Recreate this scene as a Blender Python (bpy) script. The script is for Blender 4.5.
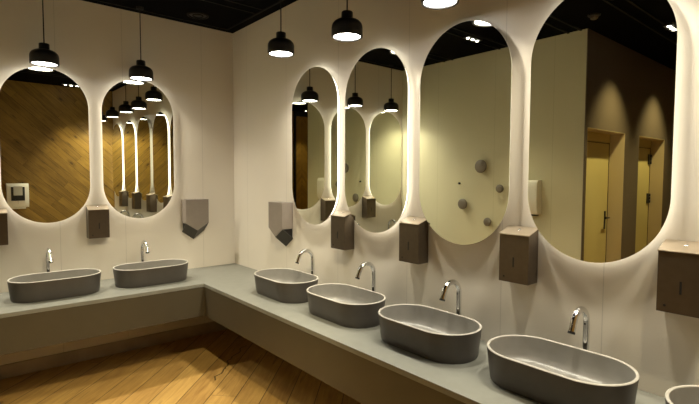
import bpy, bmesh, math, random
from mathutils import Vector, Matrix
R = math.radians
random.seed(4)
scene = bpy.context.scene
for o in list(bpy.data.objects):
    bpy.data.objects.remove(o)
C = scene.collection

# ------------------------------------------------------------------ camera
F_PX = 465.01
cam_data = bpy.data.cameras.new('camera')
cam_data.sensor_fit = 'HORIZONTAL'
cam_data.sensor_width = 36
cam_data.lens = F_PX / 699 * 36
cam_data.clip_start = .02
cam = bpy.data.objects.new('camera', cam_data)
C.objects.link(cam)
yaw, pit, rol = R(40.334), R(3.075), R(.229)
fw = Vector((math.sin(yaw)*math.cos(pit), math.cos(yaw)*math.cos(pit), -math.sin(pit)))
rt = Vector((math.cos(yaw), -math.sin(yaw), 0))
up = rt.cross(fw)
r2 = rt*math.cos(rol) + up*math.sin(rol)
u2 = -rt*math.sin(rol) + up*math.cos(rol)
m = Matrix((r2, u2, -fw)).transposed().to_4x4()
m.translation = Vector((-2.3056, -4.645, 1.65))
cam.matrix_world = m
scene.camera = cam

# ------------------------------------------------------------------ world and exposure
world = bpy.data.worlds.new('world')
scene.world = world
world.use_nodes = True
world.node_tree.nodes['Background'].inputs[0].default_value = (.02, .018, .015, 1)
world.node_tree.nodes['Background'].inputs[1].default_value = 1
scene.view_settings.view_transform = 'Standard'
scene.view_settings.look = 'None'
scene.view_settings.gamma = 1
scene.view_settings.exposure = 0.0
PENDANT_E = 26.0
PENDANT_W = 9.6
STRIP_E = 4.0
SPOT_W = 90.0             # each ceiling spot
WARM = (1, .84, .62)
STRIP_C = (1, .94, .80)

# ------------------------------------------------------------------ constants
H = 3.169
ZC = .7072
XL = -2.78
YC = -2.54
YF = -4.87
XE = -6.6
BX = [-.9754, -1.7093, -2.41]
MY = [-1.5192, -2.245, -2.9846, -3.7239, -4.47]
ZM = 1.8989


# ------------------------------------------------------------------ materials
def srgb(r, g, b):
    f = lambda c: (c/255/12.92) if c/255 <= .04045 else ((c/255+.055)/1.055)**2.4
    return (f(r), f(g), f(b), 1)


def mat(name, col, rough=.5, metal=0., noise=0., nscale=8., bump=0., spec=.5, bscale=60.):
    ma = bpy.data.materials.new(name)
    ma.use_nodes = True
    nt = ma.node_tree
    b = nt.nodes['Principled BSDF']
    b.inputs['Base Color'].default_value = col
    b.inputs['Roughness'].default_value = rough
    b.inputs['Metallic'].default_value = metal
    b.inputs['Specular IOR Level'].default_value = spec
    tc = nt.nodes.new('ShaderNodeTexCoord')
    if noise:
        n = nt.nodes.new('ShaderNodeTexNoise')
        n.inputs['Scale'].default_value = nscale
        n.inputs['Detail'].default_value = 4
        nt.links.new(tc.outputs['Object'], n.inputs['Vector'])
        r = nt.nodes.new('ShaderNodeValToRGB')
        r.color_ramp.elements[0].position = .3
        r.color_ramp.elements[1].position = .7
        r.color_ramp.elements[0].color = tuple(c*(1-noise) for c in col[:3]) + (1,)
        r.color_ramp.elements[1].color = tuple(min(1, c*(1+noise)) for c in col[:3]) + (1,)
        nt.links.new(n.outputs['Fac'], r.inputs['Fac'])
        nt.links.new(r.outputs['Color'], b.inputs['Base Color'])
    if bump:
        n = nt.nodes.new('ShaderNodeTexNoise')
        n.inputs['Scale'].default_value = bscale
        nt.links.new(tc.outputs['Object'], n.inputs['Vector'])
        bp = nt.nodes.new('ShaderNodeBump')
        bp.inputs['Strength'].default_value = bump
        bp.inputs['Distance'].default_value = .01
        nt.links.new(n.outputs['Fac'], bp.inputs['Height'])
        nt.links.new(bp.outputs['Normal'], b.inputs['Normal'])
    return ma


def emit(name, col, strength):
    ma = bpy.data.materials.new(name)
    ma.use_nodes = True
    nt = ma.node_tree
    nt.nodes.clear()
    e = nt.nodes.new('ShaderNodeEmission')
    e.inputs[0].default_value = tuple(col[:3]) + (1,)
    e.inputs[1].default_value = strength
    o = nt.nodes.new('ShaderNodeOutputMaterial')
    nt.links.new(e.outputs[0], o.inputs[0])
    return ma


class NT:
    """small helper for maths in a node tree"""
    def __init__(s, ma):
        s.t = ma.node_tree

    def m(s, op, a, b=None, c=None):
        n = s.t.nodes.new('ShaderNodeMath')
        n.operation = op
        for i, v in enumerate((a, b, c)):
            if v is None:
                continue
            if isinstance(v, (int, float)):
                n.inputs[i].default_value = v
            else:
                s.t.links.new(v, n.inputs[i])
        return n.outputs[0]

    def mix(s, fac, a, b, typ='MIX'):
        n = s.t.nodes.new('ShaderNodeMix')
        n.data_type = 'RGBA'
        n.blend_type = typ
        for i, v in ((0, fac), (6, a), (7, b)):
            if isinstance(v, (int, float)):
                n.inputs[i].default_value = v
            elif isinstance(v, tuple):
                n.inputs[i].default_value = v
            else:
                s.t.links.new(v, n.inputs[i])
        return n.outputs[2]

    def noise(s, vec, scale, detail=3, dist=0.):
        n = s.t.nodes.new('ShaderNodeTexNoise')
        n.inputs['Scale'].default_value = scale
        n.inputs['Detail'].default_value = detail
        n.inputs['Distortion'].default_value = dist
        s.t.links.new(vec, n.inputs['Vector'])
        return n.outputs['Fac']

    def comb(s, x, y, z=0.):
        n = s.t.nodes.new('ShaderNodeCombineXYZ')
        for i, v in enumerate((x, y, z)):
            if isinstance(v, (int, float)):
                n.inputs[i].default_value = v
            else:
                s.t.links.new(v, n.inputs[i])
        return n.outputs[0]


def plaster(name, col, axis, seams, rough=.62):
    """painted wall boards with thin vertical joints at the given places along one axis"""
    ma = mat(name, col, rough, bump=.04, bscale=90, spec=.3)
    N = NT(ma)
    g = ma.node_tree.nodes.new('ShaderNodeNewGeometry')
    sp = ma.node_tree.nodes.new('ShaderNodeSeparateXYZ')
    ma.node_tree.links.new(g.outputs['Position'], sp.inputs[0])
    a = sp.outputs[axis]
    tot = None
    for s_ in seams:
        d = N.m('ABSOLUTE', N.m('SUBTRACT', a, s_))
        k = N.m('LESS_THAN', d, .0022)
        tot = k if tot is None else N.m('MAXIMUM', tot, k)
    n = N.noise(g.outputs['Position'], 1.6, 3)
    base = N.mix(n, tuple(c*.93 for c in col[:3]) + (1,), tuple(min(1, c*1.05) for c in col[:3]) + (1,))
    if tot is not None:
        base = N.mix(N.m('MULTIPLY', tot, .28), base, tuple(c*.3 for c in col[:3]) + (1,))
    ma.node_tree.links.new(base, ma.node_tree.nodes['Principled BSDF'].inputs['Base Color'])
    return ma


def wood(name, light, dark, ax, ang, width, seed=0., joint=.0035, chevron=None, crack=False, knots=1.0, rough=.42, off=0., kscale=2.9, kbig=1.):
    """diagonal boards: ax = the two world axes of the surface"""
    ma = mat(name, light, rough, spec=.4)
    nt = ma.node_tree
    N = NT(ma)
    b = nt.nodes['Principled BSDF']
    g = nt.nodes.new('ShaderNodeNewGeometry')
    sp = nt.nodes.new('ShaderNodeSeparateXYZ')
    nt.links.new(g.outputs['Position'], sp.inputs[0])
    X, Y = sp.outputs[ax[0]], sp.outputs[ax[1]]
    if chevron is not None:
        X = N.m('ABSOLUTE', N.m('SUBTRACT', X, chevron))
    ca, sa = math.cos(ang), math.sin(ang)
    u = N.m('ADD', N.m('MULTIPLY', X, ca), N.m('MULTIPLY', Y, sa))
    v = N.m('ADD', N.m('SUBTRACT', N.m('MULTIPLY', Y, ca), N.m('MULTIPLY', X, sa)), off)
    row = N.m('FLOOR', N.m('DIVIDE', v, width))
    fr = N.m('FRACT', N.m('DIVIDE', v, width))
    wn = nt.nodes.new('ShaderNodeTexWhiteNoise')
    wn.noise_dimensions = '2D'
    nt.links.new(N.comb(row, seed), wn.inputs['Vector'])
    us = N.m('ADD', N.m('DIVIDE', u, 1.7), N.m('MULTIPLY', wn.outputs['Value'], 7.3))
    col_i = N.m('FLOOR', us)
    fu = N.m('FRACT', us)
    wn2 = nt.nodes.new('ShaderNodeTexWhiteNoise')
    wn2.noise_dimensions = '2D'
    nt.links.new(N.comb(row, N.m('ADD', col_i, seed)), wn2.inputs['Vector'])
    j1 = N.m('LESS_THAN', N.m('MULTIPLY', N.m('MINIMUM', fr, N.m('SUBTRACT', 1, fr)), width), joint/2)
    j2 = N.m('LESS_THAN', N.m('MULTIPLY', N.m('MINIMUM', fu, N.m('SUBTRACT', 1, fu)), 1.7), joint/2*.7)
    jt = N.m('MAXIMUM', j1, N.m('MULTIPLY', j2, .7))
    if chevron is not None:
        jt = N.m('MAXIMUM', jt, N.m('LESS_THAN', X, .003))
    sh = N.m('MULTIPLY', wn2.outputs['Value'], 30)
    gv = N.comb(N.m('ADD', N.m('MULTIPLY', u, 1.4), sh), N.m('MULTIPLY', v, 16), seed)
    grain = N.noise(gv, 1.6, 5, 1.2)
    gv2 = N.comb(N.m('ADD', N.m('MULTIPLY', u, 5), sh), N.m('MULTIPLY', v, 90), seed)
    fine = N.noise(gv2, 2.0, 3)
    blot = N.noise(N.comb(N.m('ADD', N.m('MULTIPLY', u, 2.2), sh), N.m('MULTIPLY', v, 4), seed), 1.3, 3)
    fac = N.m('ADD', N.m('MULTIPLY', grain, .62), N.m('MULTIPLY', wn2.outputs['Value'], .18))
    fac = N.m('ADD', fac, N.m('MULTIPLY', fine, .22))
    fac = N.m('ADD', fac, N.m('MULTIPLY', N.m('SUBTRACT', blot, .5), .35))
    rp = nt.nodes.new('ShaderNodeValToRGB')
    rp.color_ramp.elements[0].position = .22
    rp.color_ramp.elements[1].position = .78
    rp.color_ramp.elements[0].color = dark
    rp.color_ramp.elements[1].color = light
    nt.links.new(fac, rp.inputs['Fac'])
    colr = rp.outputs['Color']
    # knots
    vo = nt.nodes.new('ShaderNodeTexVoronoi')
    vo.inputs['Scale'].default_value = kscale
    nt.links.new(N.comb(N.m('MULTIPLY', u, .75), N.m('MULTIPLY', v, 1.6), seed + 3), vo.inputs['Vector'])
    sel = nt.nodes.new('ShaderNodeSeparateColor')
    nt.links.new(vo.outputs['Color'], sel.inputs[0])
    size = N.m('MULTIPLY', N.m('GREATER_THAN', sel.outputs[0], .45), N.m('ADD', .03*kbig, N.m('MULTIPLY', sel.outputs[1], .085*kbig)))
    wob = N.m('ADD', vo.outputs['Distance'], N.m('MULTIPLY', N.m('SUBTRACT', fine, .5), .05))
    ks = N.m('SMOOTHSTEP' if False else 'SUBTRACT', size, wob)
    ks = N.m('MINIMUM', 1., N.m('MAXIMUM', 0., N.m('MULTIPLY', ks, 30)))
    colr = N.mix(N.m('MULTIPLY', ks, .8*knots), colr, tuple(c*.22 for c in dark[:3]) + (1,))
    halo = N.m('MINIMUM', 1., N.m('MAXIMUM', 0., N.m('MULTIPLY', N.m('SUBTRACT', N.m('MULTIPLY', size, 2.4), wob), 6)))
    colr = N.mix(N.m('MULTIPLY', halo, .45*knots), colr, dark)
    # dark mineral streaks along the grain
    st = N.noise(N.comb(N.m('ADD', N.m('MULTIPLY', u, 1.1), sh), N.m('MULTIPLY', v, 11), seed + 9), 2.1, 4, .8)
    sk = N.m('MINIMUM', 1., N.m('MAXIMUM', 0., N.m('MULTIPLY', N.m('SUBTRACT', st, .64), 9)))
    colr = N.mix(N.m('MULTIPLY', sk, .6*knots), colr, tuple(c*.4 for c in dark[:3]) + (1,))
    if crack:
        # one long split that wanders along a board
        wv = N.noise(N.comb(N.m('MULTIPLY', u, 3.), 4.2, 0.), 2.2, 5)
        path = N.m('ADD', -.262, N.m('MULTIPLY', N.m('SUBTRACT', wv, .5), .16))
        d = N.m('ABSOLUTE', N.m('SUBTRACT', N.m('SUBTRACT', v, off), path))
        inside = N.m('MULTIPLY', N.m('GREATER_THAN', u, -1.33), N.m('LESS_THAN', u, -.55))
        ck = N.m('MULTIPLY', N.m('LESS_THAN', d, .0065), inside)
        colr = N.mix(N.m('MULTIPLY', ck, .85), colr, tuple(c*.12 for c in dark[:3]) + (1,))
    colr = N.mix(N.m('MULTIPLY', jt, .8), colr, tuple(c*.12 for c in dark[:3]) + (1,))
    nt.links.new(colr, b.inputs['Base Color'])
    bp = nt.nodes.new('ShaderNodeBump')
    bp.inputs['Strength'].default_value = .25
    bp.inputs['Distance'].default_value = .004
    nt.links.new(N.m('SUBTRACT', fine, N.m('MULTIPLY', jt, 1.5)), bp.inputs['Height'])
    nt.links.new(bp.outputs['Normal'], b.inputs['Normal'])
    return ma


WALLC = srgb(219, 211, 197)
M = {
    'wall_back': plaster('painted board back', WALLC, 0, [-.35, -1.1, -1.625, -2.3]),
    'wall_right': plaster('painted board right', WALLC, 1, [-.3, -1.04, -1.79, -2.53, -3.238, -3.772, -4.3]),
    'wall_left': plaster('painted board left', srgb(206, 200, 172), 1, [-.62, -1.48, -2.2]),
    'wall_cubicle': plaster('brown board', srgb(106, 94, 80), 0, [-4.06, -5.6], .5),
    'wall_plain': plaster('painted board plain', WALLC, 0, []),
    'ceiling': mat('black ceiling', srgb(7, 6, 6), .9, spec=.05, noise=.3, nscale=3),
    'ceiling_trim': mat('black trim', srgb(18, 17, 16), .6, spec=.2),
    'floor': wood('oak floor boards', srgb(202, 163, 92), srgb(140, 102, 50), (0, 1), R(45), .2, 1., joint=.007, crack=True, off=-.065),
    'wood_wall': wood('oak wall boards', srgb(160, 126, 52), srgb(96, 70, 24), (0, 2), R(-43), .12, 5., joint=.004, knots=1.2, kscale=4.2, kbig=1.35, rough=.5),
    'chevron': wood('oak chevron boards', srgb(168, 130, 52), srgb(108, 78, 28), (0, 2), R(-50), .13, 8., joint=.003, chevron=-4.22, rough=.5),
    'skirting': mat('brushed skirting', srgb(165, 150, 132), .5, .1, noise=.15, nscale=5),
    'worktop': mat('grey solid worktop', srgb(126, 126, 118), .42, noise=.05, nscale=14, spec=.4),
    'fascia': mat('grey brown fascia', srgb(76, 69, 54), .4, noise=.05, nscale=5, spec=.4),
    'basin': mat('grey basin darkened for shade', srgb(76, 71, 66), .42, noise=.05, nscale=20, spec=.45),  # outside of the bowl, its shade worked into a darker base colour
    'basin_in': mat('smooth grey basin bowl', srgb(134, 131, 125), .3, noise=.04, nscale=20, spec=.5),
    'rim': mat('pale stone rim', srgb(172, 167, 158), .4, spec=.4),  # paler than the bowl inside and out
    'chrome': mat('chrome', srgb(225, 225, 225), .07, 1.),
    'dark': mat('black recess', srgb(14, 13, 12), .6),
    'bronze': mat('brushed bronze steel', srgb(98, 87, 73), .36, .8, noise=.06, nscale=30),
    'bronze_lid': mat('satin steel lid', srgb(176, 162, 142), .35, .75, noise=.04, nscale=30),
    'steel': mat('warm grey steel', srgb(136, 126, 116), .5, .1, noise=.04, nscale=16),
    'steel_dark': mat('dark grey steel', srgb(66, 63, 58), .45, .3),
    'shade': mat('matt black shade', srgb(26, 25, 25), .38, spec=.5),
    'cord': mat('black cord', srgb(20, 19, 19), .7),
    'housing': mat('white housing', srgb(225, 220, 210), .6),
    'diffuser': emit('lit diffuser', (1, .95, .86), PENDANT_E),
    'strip': emit('lit strip', STRIP_C, STRIP_E),
    'strip_off': mat('unlit strip', srgb(200, 196, 184), .5),
    'spot_lens': emit('spot lens', (1, .93, .84), 30.),
    'dim_lens': emit('deep set lens', (1, .9, .7), .15),
    'white': mat('white plastic', srgb(240, 238, 230), .35, spec=.5),
    'grey_plastic': mat('grey window plastic', srgb(186, 182, 172), .3),
    'black_plastic': mat('black plastic', srgb(28, 27, 26), .35),
    'knob': mat('grey hook', srgb(122, 114, 104), .45, .2),
    'door': plaster('door paint', srgb(206, 190, 128), 0, []),
    'jamb': mat('jamb paint', srgb(190, 172, 136), .5),
}
mg = bpy.data.materials.new('mirror glass')
mg.use_nodes = True
b_ = mg.node_tree.nodes['Principled BSDF']
b_.inputs['Base Color'].default_value = (.80, .81, .71, 1)
b_.inputs['Metallic'].default_value = 1
b_.inputs['Roughness'].default_value = .0
M['mirror'] = mg
M['mirror_edge'] = mat('ground glass edge', srgb(206, 204, 186), .3)


# ------------------------------------------------------------------ mesh helpers
def obj(name, bm, ma, parent=None, smooth=False, kind=None, label=None, bevel=0., loc=None, rot=None):
    me = bpy.data.meshes.new(name)
    bmesh.ops.recalc_face_normals(bm, faces=bm.faces[:])
    bm.to_mesh(me)
    bm.free()
    o = bpy.data.objects.new(name, me)
    C.objects.link(o)
    for x in (ma if isinstance(ma, (list, tuple)) else [ma]):
        me.materials.append(x)
    if smooth:
        for p in me.polygons:
            p.use_smooth = True
        try:
            me.set_sharp_from_angle(angle=R(38))
        except Exception:
            pass
    if bevel:
        md = o.modifiers.new('bevel', 'BEVEL')
        md.width = bevel
        md.segments = 3
        md.limit_method = 'ANGLE'
        md.angle_limit = R(30)
    if parent:
        o.parent = parent
    if loc:
        o.location = loc
    if rot:
        o.rotation_euler = rot
    if kind:
        o['kind'] = kind
    if label:
        o['label'] = label
    return o


def box(bm, x0, x1, y0, y1, z0, z1, mi=0):
    v = [bm.verts.new((x, y, z)) for x in (x0, x1) for y in (y0, y1) for z in (z0, z1)]
    for f in ((0, 1, 3, 2), (4, 6, 7, 5), (0, 4, 5, 1), (2, 3, 7, 6), (0, 2, 6, 4), (1, 5, 7, 3)):
        bm.faces.new([v[i] for i in f]).material_index = mi
    return bm


def bx(*a):
    return box(bmesh.new(), *a)


def loft(rings, close_start=True, close_end=True, bm=None):
    bm = bm or bmesh.new()
    vr = [[bm.verts.new(p) for p in r] for r in rings]
    n = len(vr[0])
    for a, b in zip(vr, vr[1:]):
        for i in range(n):
            bm.faces.new((a[i], a[(i+1) % n], b[(i+1) % n], b[i]))
    if close_start:
        bm.faces.new(vr[0][::-1])
    if close_end:
        bm.faces.new(vr[-1])
    return bm


def circle(r, z, n=32, cx=0, cy=0):
    return [(cx + r*math.cos(2*math.pi*i/n), cy + r*math.sin(2*math.pi*i/n), z) for i in range(n)]


def lathe(profile, n=40, cs=True, ce=True, bm=None):
    return loft([circle(max(r, .0003), z, n) for r, z in profile], cs, ce, bm)


def stadium(L, W, n=24):
    """stadium outline, long axis along the first coordinate"""
    r, h = W/2, (L-W)/2
    p = []
    for i in range(n+1):
        a = -math.pi/2 + math.pi*i/n
        p.append((h + r*math.cos(a), r*math.sin(a)))
    for i in range(n+1):
        a = math.pi/2 + math.pi*i/n
        p.append((-h + r*math.cos(a), r*math.sin(a)))
    return p


def tube(pts, r, n=16, radii=None):
    pts = [Vector(p) for p in pts]
    rings = []
    prev = None
    for i, p in enumerate(pts):
        t = (pts[min(i+1, len(pts)-1)] - pts[max(i-1, 0)]).normalized()
        if prev is None:
            a = Vector((1, 0, 0)) if abs(t.x) < .9 else Vector((0, 1, 0))
            nx = t.cross(a).normalized()
        else:
            nx = (prev - t*prev.dot(t)).normalized()
        prev = nx
        ny = t.cross(nx)
        rr = radii[i] if radii else r
        rings.append([tuple(p + nx*rr*math.cos(2*math.pi*k/n) + ny*rr*math.sin(2*math.pi*k/n)) for k in range(n)])
    return loft(rings)


def thing(name, label, cat, loc=(0, 0, 0), rot=(0, 0, 0), group=None):
    o = bpy.data.objects.new(name, None)
    o.empty_display_size = .05
    C.objects.link(o)
    o.location = loc
    o.rotation_euler = rot
    o['label'] = label
    o['category'] = cat
    if group:
        o['group'] = group
    return o


def dup(root, loc, rot, label):
    r = root.copy()
    C.objects.link(r)
    r.location = loc
    r.rotation_euler = rot
    r['label'] = label
    for ch in list(root.children):
        c = ch.copy()
        C.objects.link(c)
        c.parent = r
        for g in list(ch.children):
            d = g.copy()
            C.objects.link(d)
            d.parent = c
    return r


def struct(name, bm, ma, **k):
    return obj(name, bm, ma, kind='structure', **k)


# ------------------------------------------------------------------ room shell
T = .15
struct('floor', bx(XE-T, T, YF-T, T, -.1, 0), M['floor'])
struct('ceiling', bx(XE-T, T, YF-T, T, H, H+.12), M['ceiling'])
struct('wall_back', bx(XL-.12, T, 0, T, 0, H), M['wall_back'])
struct('wall_right', bx(0, T, YF-T, 0, 0, H), M['wall_right'])
struct('wall_left', bx(XL-.03, XL, YC+.008, 0, 0, H), M['wall_left'])
bm = bmesh.new()
XCH0, XCH1 = -4.46, -4.0
box(bm, XCH1, 0, YF-T, YF, 0, H)
struct('wall_front', bm, M['wood_wall'])
struct('wall_front_side', bx(XE, XCH1, YF-T, YF, 0, H), M['wall_plain'])
D1 = (-3.88, -2.835)
D2 = (-5.35, -4.35)
DT = 2.17
bm = bmesh.new()
box(bm, D1[1], XL-.031, YC+.008, YC+.24, 0, H)
box(bm, XL-.031, XL, YC, YC+.008, 0, H)
box(bm, D1[1], XL-.031, YC, YC+.008, 0, H)
for x0, x1, z0, z1 in ( (D1[0], D1[1], DT, H), (D2[1], D1[0], 0, H), (D2[0], D2[1], DT, H), (XE, D2[0], 0, H)):
    box(bm, x0, x1, YC, YC+.24, z0, z1)
struct('wall_cubicle', bm, M['wall_cubicle'])
struct('wall_far', bx(XE-T, XE, YF, YC+.22, 0, H), M['wall_plain'])
for i, (x0, x1) in enumerate((D1, D2)):
    dy = YC + .17
    bm = bmesh.new()
    box(bm, x0+.012, x1-.012, dy, dy+.045, .008, 2.05)
    d = struct('door_%d' % (i+1), bm, M['door'])
    bm = bmesh.new()
    box(bm, x0+.001, x1-.001, dy-.004, dy+.05, 2.065, DT-.001)
    obj('transom_panel', bm, M['door'], d, bevel=.002)
    bm = bmesh.new()
    box(bm, x0, x0+.006, YC+.001, dy-.006, 0, DT)
    box(bm, x1-.006, x1, YC+.001, dy-.006, 0, DT)
    box(bm, x0+.006, x1-.006, YC+.001, dy-.006, DT-.006, DT)
    obj('door_lining', bm, M['jamb'], d)
    bm = bmesh.new()
    box(bm, x0+.001, x1-.001, dy+.052, dy+.06, .0, DT-.001)
    obj('door_stop', bm, M['dark'], d)
    hx = x0 + .08
    if i == 0:
        bm = bx(hx-.02, hx+.02, dy-.008, dy, 1.02, 1.24)
        obj('handle_plate', bm, M['black_plastic'], d, bevel=.003)
        bm = tube([(hx, dy-.004, 1.16), (hx, dy-.05, 1.16), (hx+.01, dy-.056, 1.16), (hx+.12, dy-.056, 1.16)], .009, 12)
        obj('door_handle', bm, M['black_plastic'], d, smooth=True)
    else:
        for z in (1.35, 1.9):
            bm = bx(x0+.028, x0+.10, dy-.014, dy-.001, z-.07, z+.07)
            for k in range(3):
                lathe([(.012, z-.065+k*.045), (.012, z-.025+k*.045)], 12, bm=bm)
            for v_ in bm.verts[8:]:
                v_.co.x += x0+.03
                v_.co.y += dy-.018
            obj('hinge', bm, M['black_plastic'], d, bevel=.001)
# dark framed chevron panel in the far part of the wooden wall
pan = struct('door_3', bx(XCH0+.05, XCH1-.05, YF+.005, YF+.03, 0, 3.06), M['chevron'])
bm = bmesh.new()
box(bm, XCH0, XCH0+.05, YF, YF+.045, 0, H)
box(bm, XCH1-.05, XCH1, YF, YF+.045, 0, H)
box(bm, XCH0+.05, XCH1-.05, YF, YF+.045, 3.06, H)
obj('door_frame', bm, M['dark'], pan)
# skirting
struct('baseboard_back', bx(XL, -.012, -.012, -.0005, 0, .113), M['skirting'], bevel=.002)
struct('baseboard_right', bx(-.012, -.0005, YF, 0, 0, .113), M['skirting'], bevel=.002)
struct('baseboard_left', bx(XL+.0005, XL+.012, YC, -.012, 0, .113), M['skirting'], bevel=.002)
# black ceiling rails
TR = [-.79, -1.6, -2.41, -3.03, -3.85]
for k, y in enumerate(TR):
    bm = bmesh.new()
    x1 = 0 if k > 0 else -.02
    x0 = XL if y > YC else XE
    box(bm, x0+.01, -.14, y-.075, y-.055, H-.012, H)
    box(bm, x0+.01, -.14, y+.055, y+.075, H-.012, H)
    struct('trim_%d' % (k+1), bm, M['ceiling_trim'])
bm = bmesh.new()
box(bm, XL+.01, -.12, -.12, -.10, H-.01, H)
box(bm, -.12, -.10, YF+.05, -.10, H-.01, H)
struct('trim_6', bm, M['ceiling_trim'])

# ------------------------------------------------------------------ washstand
ws = thing('washstand', 'L-shaped grey worktop with deep front panel carrying the basins along two walls', 'counter', (0, 0, 0))
DB, DR, FZ = .7244, .6577, .4193
bm = bmesh.new()


def lprism(bm, x_out, y_out, z0, z1, xe=-.0015, ye=-.0015):
    # L: along back wall from x=XL to 0, along right wall down to YF
    xl, yf = XL+.0015, YF+.0015
    o = [(xl, ye), (xe, ye), (xe, yf), (-x_out, yf), (-x_out, -y_out), (xl, -y_out)]
    return loft([[(x, y, z0) for x, y in o], [(x, y, z1) for x, y in o]], bm=bm)


lprism(bm, DR, DB, ZC-.03, ZC)
obj('worktop', bm, M['worktop'], ws, bevel=.002)
bm = bmesh.new()
t = .025
o = [(XL+.0015, -DB+.003), (-DR+.003, -DB+.003), (-DR+.003, YF+.0015), (-DR+.003+t, YF+.0015), (-DR+.003+t, -DB+.003+t), (XL+.0015, -DB+.003+t)]
loft([[(x, y, FZ) for x, y in o], [(x, y, ZC-.03) for x, y in o]], bm=bm)
obj('front_panel', bm, M['fascia'], ws, bevel=.0015)
for x in (-2.2, -1.35, -.5):
    obj('bracket', bx(x-.02, x+.02, -DB+.04, -.005, ZC-.09, ZC-.032), M['steel_dark'], ws)
for y in (-1.3, -2.4, -3.4, -4.4):
    obj('bracket', bx(-DR+.04, -.005, y-.02, y+.02, ZC-.09, ZC-.032), M['steel_dark'], ws)


# ------------------------------------------------------------------ wall fittings: local -Y points into the room
def at_back(x, z=0., off=0.):
    return (x, -off, z), (0, 0, 0)


def at_right(y, z=0., off=0.):
    return (-off, y, z), (0, 0, R(-90))


def make_mirror(lit):
    t = thing('wall_mirror', '', 'mirror', group='stadium mirrors around the washstand')
    W, Hh = .6294, 1.2872

    def ring(L, Wd, y):
        return [(b, y, a) for a, b in stadium(L, Wd, 40)]
    bm = loft([ring(Hh, W, -.0448), ring(Hh, W, -.0395)])
    for f in bm.faces:
        if abs(f.normal.y) < .5 or f.calc_center_median().y > -.041:
            f.material_index = 1
    bmesh.ops.recalc_face_normals(bm, faces=bm.faces[:])
    for f in bm.faces:
        f.material_index = 0 if (len(f.verts) > 8 and f.calc_center_median().y < -.043) else 1
    obj('mirror_glass', bm, [M['mirror'], M['mirror_edge']], t)
    i = .022
    bm = loft([ring(Hh-2*i, W-2*i, -.0393), ring(Hh-2*i, W-2*i, -.004)])
    obj('mirror_housing', bm, M['housing'], t)
    j = .0195
    bm = loft([ring(Hh-2*j, W-2*j, -.0375), ring(Hh-2*j, W-2*j, -.010), ring(Hh-2*i+.001, W-2*i+.001, -.010), ring(Hh-2*i+.001, W-2*i+.001, -.0375)], False, False)
    obj('light_strip', bm, M['strip'] if lit else M['strip_off'], t)
    return t


mir = make_mirror(True)
mir_off = make_mirror(False)
TB = (.0033, 0, .0039)
TM = (.0015, 0, R(-90)+.0020)
TM2 = (.0015, 0, R(-90)+.0065)
mir.location = (BX[1], 0, ZM)
mir.rotation_euler = TB
mir['label'] = 'backlit stadium mirror reflecting diagonal planks and a white dispenser, nearest the photo\'s left edge'
dup(mir, (BX[0], 0, ZM), TB, 'backlit stadium mirror reflecting a row of pendant lamps, beside the room corner')
dup(mir, (BX[2], 0, ZM), TB, 'backlit stadium mirror on the back wall, outside the frame, seen in another mirror\'s reflection')
MIRL = ['narrowest-looking backlit stadium mirror, next to the pentagonal dispenser, reflecting a chevron wood panel',
        'backlit stadium mirror reflecting two hanging lamps and part of a faucet',
        'unlit stadium mirror without a glowing rim, reflecting four round grey hooks',
        'largest-looking stadium mirror, reflecting two cubicle doorways',
        'stadium mirror beyond the photo\'s right edge, above the last basin']
for k, y in enumerate(MY):
    if k == 2:
        mir_off.location = (0, y, ZM)
        mir_off.rotation_euler = TM
        mir_off['label'] = MIRL[k]
    else:
        dup(mir, (0, y, ZM), TM2 if k == 1 else TM, MIRL[k])


# soap / paper boxes between the mirrors
def make_box():
    t = thing('soap_dispenser', '', 'dispenser', group='bronze dispenser boxes between the mirrors')
    w = .083
    prof = [(-.002, 0), (-.1, 0), (-.1, .249), (-.002, .283)]
    bm = loft([[(-w, y, z) for y, z in prof], [(w, y, z) for y, z in prof]])
    obj('body', bm, M['bronze'], t, bevel=.002)
    prof = [(-.002, .2838), (-.103, .2495), (-.103, .2545), (-.002, .290)]
    bm = loft([[(-w-.002, y, z) for y, z in prof], [(w+.002, y, z) for y, z in prof]])
    lid = obj('lid', bm, M['bronze_lid'], t, bevel=.001)
    bm = lathe([(.009, 0), (.009, .003), (.006, .005)], 20)
    obj('lid_lock', bm, M['chrome'], lid, smooth=True, loc=(.0, -.045, .2745), rot=(R(19), 0, 0))
    obj('level_window', bx(-.004, .004, -.1012, -.099, .082, .134), M['dark'], t, label='black vertical slot')
    bm = lathe([(.005, 0), (.005, .0012)], 16)
    obj('keyhole', bm, M['dark'], t, loc=(-.053, -.1, .028), rot=(R(90), 0, 0))
    return t


bxd = make_box()
ZB = 1.102
bxd.location, bxd.rotation_euler = at_back(-1.343, ZB)
bxd['label'] = 'bronze dispenser box between the two mirrors of the left wall'
l, r = at_back(-2.078, ZB)
dup(bxd, l, r, 'bronze dispenser box cut off by the photo\'s left edge')
for y, lab in ((-1.908, 'bronze dispenser box under the gap between the chevron-reflecting mirror and the next one'),
               (-2.632, 'bronze dispenser box left of the unlit mirror'),
               (-3.367, 'bronze dispenser box between the unlit mirror and the largest-looking mirror'),
               (-4.100, 'largest-looking bronze dispenser box, cut off by the photo\'s right edge')):
    l, r = at_right(y, ZB)
    dup(bxd, l, r, lab)


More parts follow.
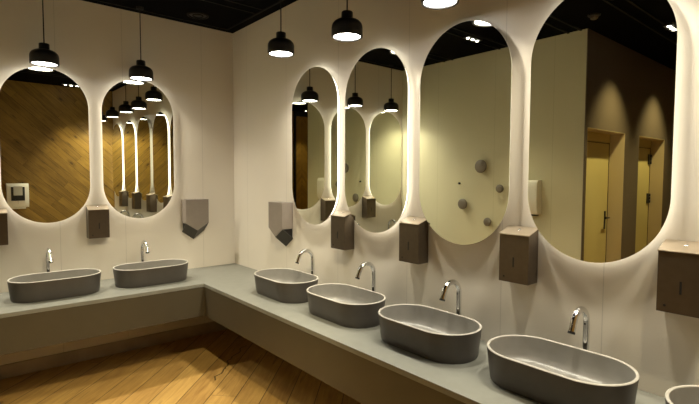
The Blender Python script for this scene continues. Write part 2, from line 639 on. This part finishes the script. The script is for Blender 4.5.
# pentagonal paper towel dispensers
def make_towel():
    t = thing('paper_towel_dispenser', '', 'dispenser', group='pentagonal towel dispensers by the corner')
    w, d = .117, .115
    zt, zs, zp = .41, .175, .097     # top, side bottom, front tip (origin z = 1.01)
    bs, bt = .083, .0
    F_ = [(-w, zt), (w, zt), (w, zs), (0, zp), (-w, zs)]
    B_ = [(-w, zt), (w, zt), (w, zs), (0, zs), (-w, zs)]
    bm = loft([[(x, -d, z) for x, z in F_], [(x, -.001, z) for x, z in B_]])
    obj('cover', bm, M['steel'], t, bevel=.001)
    # chin: sloping underside facets behind the front tip
    bm = bmesh.new()
    e = .003
    fr = [(-w, -d+e, zs-e), (0, -d+e, zp-e), (w, -d+e, zs-e)]
    bk = [(-w, -.001, bs), (0, -.001, bt), (w, -.001, bs)]
    vf = [bm.verts.new(p) for p in fr]
    vb = [bm.verts.new(p) for p in bk]
    vf2 = [bm.verts.new((p[0]*.97, p[1]+.004, p[2]+.006)) for p in fr]
    vb2 = [bm.verts.new((p[0]*.97, p[1], p[2]+.010)) for p in bk]
    for a in (0, 1):
        bm.faces.new((vf[a], vf[a+1], vb[a+1], vb[a]))
        bm.faces.new((vf2[a], vb2[a], vb2[a+1], vf2[a+1]))
        bm.faces.new((vf[a], vf2[a], vf2[a+1], vf[a+1]))
        bm.faces.new((vb[a], vb[a+1], vb2[a+1], vb2[a]))
    bm.faces.new((vf[0], vb[0], vb2[0], vf2[0]))
    bm.faces.new((vf[2], vf2[2], vb2[2], vb[2]))
    obj('chin_panel', bm, M['steel_dark'], t, label='dark grey V-shaped lower panel')
    for s in (-1, 1):
        x = s*(w-.010)
        x2 = s*(w-.022)
        a = [(x, -d+.02, zs-.001), (x, -.001, zs-.001), (x, -.001, bs+.014)]
        obj('side_opening', loft([a, [(x2, q[1], q[2]) for q in a]]), M['dark'], t)
    bm = lathe([(.005, 0), (.005, .002)], 16)
    obj('lock', bm, M['steel_dark'], t, loc=(0, -.06, zt), rot=(0, 0, 0))
    return t


tw = make_towel()
tw.location, tw.rotation_euler = at_back(-.4575, 1.01)
tw['label'] = 'pentagonal grey steel towel dispenser left of the room corner'
l, r = at_right(-1.032, 1.01)
dup(tw, l, r, 'pentagonal grey steel towel dispenser right of the room corner, beside the narrowest-looking mirror')


# basins
def make_basin():
    t = thing('washbasin', '', 'basin', group='oval grey basins on the worktop')

    def ring(L, W, z):
        return [(a, b, z) for a, b in stadium(L, W, 32)]
    L0, W0, L1, W1, h = .600, .315, .632, .370, .159
    rings = [ring(L0-.02, W0-.02, .0), ring(L0-.006, W0-.006, .002), ring(L0, W0, .008)]
    for k in range(1, 5):
        f = k/5
        rings.append(ring(L0+(L1-L0)*f, W0+(W1-W0)*f, h*f))
    rings.append(ring(L1, W1, h-.0036))
    bm = loft(rings, True, False)
    obj('bowl', bm, M['basin'], t, smooth=True)
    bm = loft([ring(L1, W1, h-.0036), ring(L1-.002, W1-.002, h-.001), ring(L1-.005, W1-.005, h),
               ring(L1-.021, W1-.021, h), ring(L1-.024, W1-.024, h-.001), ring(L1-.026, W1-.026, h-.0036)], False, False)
    obj('rim', bm, M['rim'], t, smooth=True, label='pale rim')
    inn = [ring(L1-.026, W1-.026, h-.0036)]
    for f, z in ((.995, .14), (.985, .10), (.965, .07), (.93, .05), (.86, .038), (.7, .032), (.4, .029), (.13, .0275)):
        inn.append(ring((L1-.026)*f if f > .2 else .04, (W1-.026)*f if f > .2 else .0399, z))
    bm = loft(inn, False, True)
    obj('inner_bowl', bm, M['basin_in'], t, smooth=True)
    bm = lathe([(.03, .028), (.031, .0295), (.028, .0315), (.02, .0315), (.018, .0295)], 28)
    obj('drain', bm, M['chrome'], t, smooth=True)
    return t


ba = make_basin()
ba.location = (-1.714, -.371, ZC)
ba['label'] = 'oval grey basin nearest the photo\'s left edge, below the mirror reflecting planks'
dup(ba, (-.986, -.371, ZC), (0, 0, 0), 'oval grey basin on the left wall\'s worktop, nearer the room corner')
for y, lab in ((-1.512, 'smallest-looking oval grey basin, just right of the room corner, under the first mirror there'),
               (-2.254, 'second oval grey basin right of the room corner'),
               (-2.976, 'third oval grey basin right of the room corner, below the unlit mirror'),
               (-3.708, 'largest-looking fully visible oval grey basin, below the mirror reflecting cubicle doors'),
               (-4.44, 'oval grey basin cut off at the photo\'s lower right corner')):
    dup(ba, (-.313, y, ZC), (0, 0, R(-90)), lab)


# faucets
def make_faucet():
    t = thing('faucet', '', 'faucet', group='chrome gooseneck faucets behind the basins')
    bm = lathe([(.024, 0), (.024, .004), (.021, .007), (.0135, .008)], 32)
    obj('base_ring', bm, M['chrome'], t, smooth=True)
    r = .0148
    cz, cr = .270, .070
    pts = [(0, 0, .006), (0, 0, .1), (0, 0, .2)]
    for k in range(0, 17):
        a = math.pi*.90*k/16
        pts.append((0, -cr + cr*math.cos(a), cz + cr*math.sin(a)))
    e = Vector(pts[-1])
    dr = (Vector(pts[-1]) - Vector(pts[-2])).normalized()
    pts.append(tuple(e + dr*.02))
    pts.append(tuple(e + dr*.042))
    bm = tube(pts, r, 20)
    obj('spout', bm, M['chrome'], t, smooth=True)
    end = e + dr*.042
    bm = tube([tuple(end - dr*.002), tuple(end + dr*.008)], r+.0012, 20)
    obj('aerator', bm, M['black_plastic'], t, smooth=True, label='black outlet tip')
    bm = tube([(0, -r+.002, .262), (0, -r-.002, .262)], .004, 12)
    obj('sensor', bm, M['dark'], t)
    return t


fa = make_faucet()
fa.location = (-1.735, -.105, ZC)
fa['label'] = 'chrome gooseneck faucet behind the basin nearest the photo\'s left edge'
dup(fa, (-.988, -.105, ZC), (0, 0, 0), 'chrome gooseneck faucet behind the left wall\'s basin nearer the room corner')
dup(fa, (BX[2], -.105, ZC), (0, 0, 0), 'chrome gooseneck faucet outside the frame, seen reflected in the mirror with two hanging lamps')
for y, lab in ((-1.540, 'chrome gooseneck faucet behind the smallest-looking basin right of the room corner'),
               (-2.276, 'chrome gooseneck faucet behind the second basin right of the room corner'),
               (-3.004, 'chrome gooseneck faucet behind the basin below the unlit mirror'),
               (-3.728, 'chrome gooseneck faucet behind the largest-looking fully visible basin'),
               (-4.47, 'chrome gooseneck faucet behind the last basin, beyond the photo\'s right edge')):
    dup(fa, (-.066, y, ZC), (0, 0, R(-90)), lab)
dup(ba, (BX[2]-.02, -.375, ZC), (0, 0, 0), 'oval grey basin left of the photo\'s left edge, outside the frame').scale = (1, 1, 1)


# ------------------------------------------------------------------ pendants
def make_pendant():
    t = thing('pendant_lamp', '', 'lamp', group='black pendant lamps above the washstand')
    prof = [(.094, .0), (.1005, .001), (.102, .006), (.102, .060), (.100, .075), (.094, .089), (.083, .101), (.068, .110), (.050, .116),
            (.040, .119), (.0375, .124), (.0375, .160), (.0345, .165), (.004, .167)]
    bm = lathe(prof, 48, False, True)
    inner = [(.094, 0), (.088, .002), (.087, .06), (.06, .09), (.002, .095)]
    vr = [[bm.verts.new(p) for p in circle(rr, z, 48)] for rr, z in inner]
    for a, b in zip(vr, vr[1:]):
        for i in range(48):
            bm.faces.new((a[i], b[i], b[(i+1) % 48], a[(i+1) % 48]))
    bmesh.ops.remove_doubles(bm, verts=bm.verts[:], dist=.00005)
    obj('shade', bm, M['shade'], t, smooth=True)
    bm = lathe([(.0865, .009), (.0865, .013)], 48)
    obj('diffuser', bm, M['diffuser'], t)
    return t


pe = make_pendant()
PEND = [((-.355, -1.525, 2.591), 'black pendant lamp nearest the room corner, hanging in front of the right-hand wall'),
        ((-.315, -2.269, 2.562), 'black pendant lamp above the gap between the two narrower-looking mirrors of the right-hand wall'),
        ((-.280, -3.006, 2.588), 'black pendant lamp cut off by the photo\'s top edge, only its glowing bottom showing'),
        ((-.274, -3.79, 2.585), 'black pendant lamp above the photo\'s top edge in front of the largest-looking mirror'),
        ((-.274, -4.55, 2.585), 'black pendant lamp beyond the photo\'s right edge'),
        ((-1.723, -.165, 2.543), 'black pendant lamp above the leftmost mirror of the left wall'),
        ((-.985, -.165, 2.528), 'black pendant lamp above the mirror that reflects a row of lamps'),
        ((-2.38, -.165, 2.543), 'black pendant lamp outside the frame by the left end of the back wall')]
pend = []
for k, (l, lab) in enumerate(PEND):
    if k == 0:
        pe.location = l
        pe['label'] = lab
        pend.append(pe)
    else:
        pend.append(dup(pe, l, (0, 0, 0), lab))
for t in pend:
    zb = t.location.z
    ld = bpy.data.lights.new('lamp_bulb', 'AREA')
    ld.shape = 'DISK'
    ld.size = .09
    ld.spread = R(128)
    ld.energy = PENDANT_W
    ld.color = (1, .93, .75)
    lo = bpy.data.objects.new('lamp_bulb', ld)
    C.objects.link(lo)
    lo.parent = t
    lo.location = (0, 0, .0075)
    bm = tube([(0, 0, .166), (0, 0, H-zb-.02)], .0044, 8)
    obj('cord', bm, M['cord'], t)
    bm = lathe([(.03, H-zb-.022), (.032, H-zb-.018), (.032, H-zb-.0005)], 24)
    obj('ceiling_rose', bm, M['cord'], t, smooth=True)


# ------------------------------------------------------------------ ceiling fittings
def spot_cluster(x, y, tx, ty, label, w=SPOT_W, size=40, col=(1, .86, .56)):
    t = thing('ceiling_spotlight', label, 'lamp', (x, y, H), (0, 0, 0), 'triple recessed spotlights')
    bm = bx(-.13, .13, -.045, .045, -.03, -.0005)
    obj('housing', bm, M['black_plastic'], t, bevel=.003)
    for k in (-1, 0, 1):
        bm = lathe([(.017, -.034), (.017, -.0302)], 24)
        ln = obj('lens', bm, M['spot_lens'], t, loc=(k*.084, 0, 0))
    ld = bpy.data.lights.new('spot_beam', 'SPOT')
    ld.energy = w
    ld.color = col
    ld.spot_size = R(size)
    ld.spot_blend = .6
    ld.shadow_soft_size = .035
    lo = bpy.data.objects.new('spot_beam', ld)
    C.objects.link(lo)
    lo.parent = t
    lo.location = (0, 0, -.07)
    lo.rotation_euler = Vector((tx-x, ty-y, -(H-.07))).to_track_quat('-Z', 'Y').to_euler()
    return t


spot_cluster(-1.50, -2.98, -1.1, -1.1, 'triple ceiling spotlight in the middle of the room, out of view', 205, 62)
spot_cluster(-2.13, -1.6, -2.0, -2.2, 'triple ceiling spotlight reflected at the top of the unlit mirror', 60, 70)
spot_cluster(-3.30, -3.13, -3.2, -3.3, 'triple ceiling spotlight reflected at the top right of the largest-looking mirror', 60, 70)
spot_cluster(-.72, -4.52, -.75, -4.5, 'triple ceiling spotlight reflected near the top of the plank-reflecting mirror', 90, 62)


def downlight(x, y, label, w, size=76):
    t = thing('ceiling_downlight', label, 'lamp', (x, y, H), group='downlights over the cubicle doors')
    obj('trim_ring', lathe([(.05, -.008), (.05, -.0005), (.035, -.0005), (.035, -.006)], 28, False, False), M['ceiling_trim'], t, smooth=True)
    obj('lens', lathe([(.034, -.004), (.034, -.001)], 24), M['dim_lens'], t)
    ld = bpy.data.lights.new('spot_beam', 'SPOT')
    ld.energy = w
    ld.color = (1, .84, .42)
    ld.spot_size = R(size)
    ld.spot_blend = .9
    ld.shadow_soft_size = .03
    lo = bpy.data.objects.new('spot_beam', ld)
    C.objects.link(lo)
    lo.parent = t
    lo.location = (0, 0, -.03)
    lo.rotation_euler = (R(16), 0, 0)


downlight(-3.42, YC-.55, 'small downlight in front of the first cubicle doorway', 150)
downlight(-4.85, YC-.55, 'small downlight in front of the second cubicle doorway', 150)
spot_cluster(-4.15, -4.45, -4.15, -4.5, 'added unseen triple ceiling spotlight brightening the chevron wood panel', 60, 62)  # added fill lamp, out of view, to lift the dark chevron panel

t = thing('ceiling_speaker', 'round black speaker ring in the ceiling near the room corner', 'speaker', (-.506, -.307, H))
obj('rim', lathe([(.10, -.0005), (.10, -.008), (.085, -.012), (.078, -.006)], 40, False, False), M['ceiling_trim'], t, smooth=True)
obj('grille', lathe([(.078, -.003), (.05, -.006), (.012, -.008)], 40), M['shade'], t, smooth=True)
obj('inner_ring', lathe([(.050, -.0061), (.050, -.012), (.042, -.012), (.042, -.0061)], 32, False, False), M['ceiling_trim'], t, smooth=True)
t = thing('smoke_detector', 'round pale smoke detector on the black ceiling, reflected in the largest-looking mirror', 'smoke detector', (-2.40, -2.75, H))
obj('base', lathe([(.055, -.0005), (.055, -.012), (.045, -.016)], 32), M['black_plastic'], t, smooth=True)
obj('sensor_head', lathe([(.036, -.016), (.034, -.036), (.02, -.046)], 32), M['knob'], t, smooth=True)

# ------------------------------------------------------------------ opposite wall: hooks and towel dispenser
for y, z, rr, lab in ((-1.322, 1.780, .082, 'largest round grey wall hook seen in the unlit mirror'),
                      (-1.590, 1.511, .050, 'small round grey wall hook at the right in the unlit mirror, below the largest'),
                      (-1.062, 1.303, .068, 'medium round grey wall hook at the left in the unlit mirror'),
                      (-1.430, 1.100, .052, 'lowest small round grey wall hook seen in the unlit mirror')):
    t = thing('wall_hook', lab, 'hook', (XL, y, z), (0, R(90), 0), 'round hooks on the opposite wall')
    obj('stem', lathe([(.012, .0005), (.010, .03)], 20), M['knob'], t, smooth=True)
    obj('disc', lathe([(rr*.75, .028), (rr*.97, .034), (rr, .042), (rr*.97, .050), (rr*.85, .056), (rr*.4, .060)], 36), M['knob'], t, smooth=True)
bm = lathe([(.013, .0005), (.013, .02), (.008, .024)], 20)
o = obj('wall_plug', bm, M['dark'], smooth=True, loc=(XL, -.985, 1.566), rot=(0, R(90), 0))
o['label'] = 'tiny black peg without a hook disc on the wall seen in the unlit mirror'
o['category'] = 'peg'


def make_white(label, w, h, d, loc, rot, win):
    t = thing('paper_dispenser', label, 'dispenser', loc, rot)
    prof = [(-.001, 0), (-d*.7, 0), (-d*.95, h*.12), (-d, h*.35), (-d, h*.8), (-d*.9, h*.95), (-d*.7, h), (-.001, h)]
    n = len(prof)
    bm = loft([[(-w/2, y*.93, z) for y, z in prof], [(-w/2+.012, y, z) for y, z in prof], [(w/2-.012, y, z) for y, z in prof], [(w/2, y*.93, z) for y, z in prof]])
    obj('cover', bm, M['white'], t, smooth=True)
    if win:
        bm = bx(-w*.31, w*.31, -d-.008, -d+.002, h*.28, h*.86)
        wn = obj('window_frame', bm, M['black_plastic'], t, bevel=.012)
        obj('window', bx(-w*.205, w*.205, -d-.014, -d-.005, h*.50, h*.89), M['grey_plastic'], wn, bevel=.006)
        obj('outlet_lip', bx(-w*.36, w*.36, -d*.62, -.01, -.028, -.001), M['white'], t, bevel=.006)
        for k in (0, 1):
            bm = lathe([(.006, 0), (.006, .002)], 14)
            obj('button', bm, M['grey_plastic'], t, loc=(0, -d*.985, h*(.18+.07*k)), rot=(R(90), 0, 0))
    else:
        obj('side_panel', bx(w/2-.001, w/2+.012, -d*.72, -.004, .02, h-.02), M['black_plastic'], t, bevel=.006)
        obj('outlet_lip', bx(-w*.4, w*.4, -d*.55, -.01, -.02, -.001), M['black_plastic'], t, bevel=.003)
    return t


make_white('white paper dispenser with black-framed window on planks, reflected in the leftmost mirror',
           .30, .39, .10, (-1.48, YF, 1.10), (0, 0, R(180)), True)
make_white('white paper dispenser with black side on the plain wall, reflected in the largest-looking mirror',
           .23, .38, .12, (XL, -1.975, 1.235), (0, 0, R(90)), False)
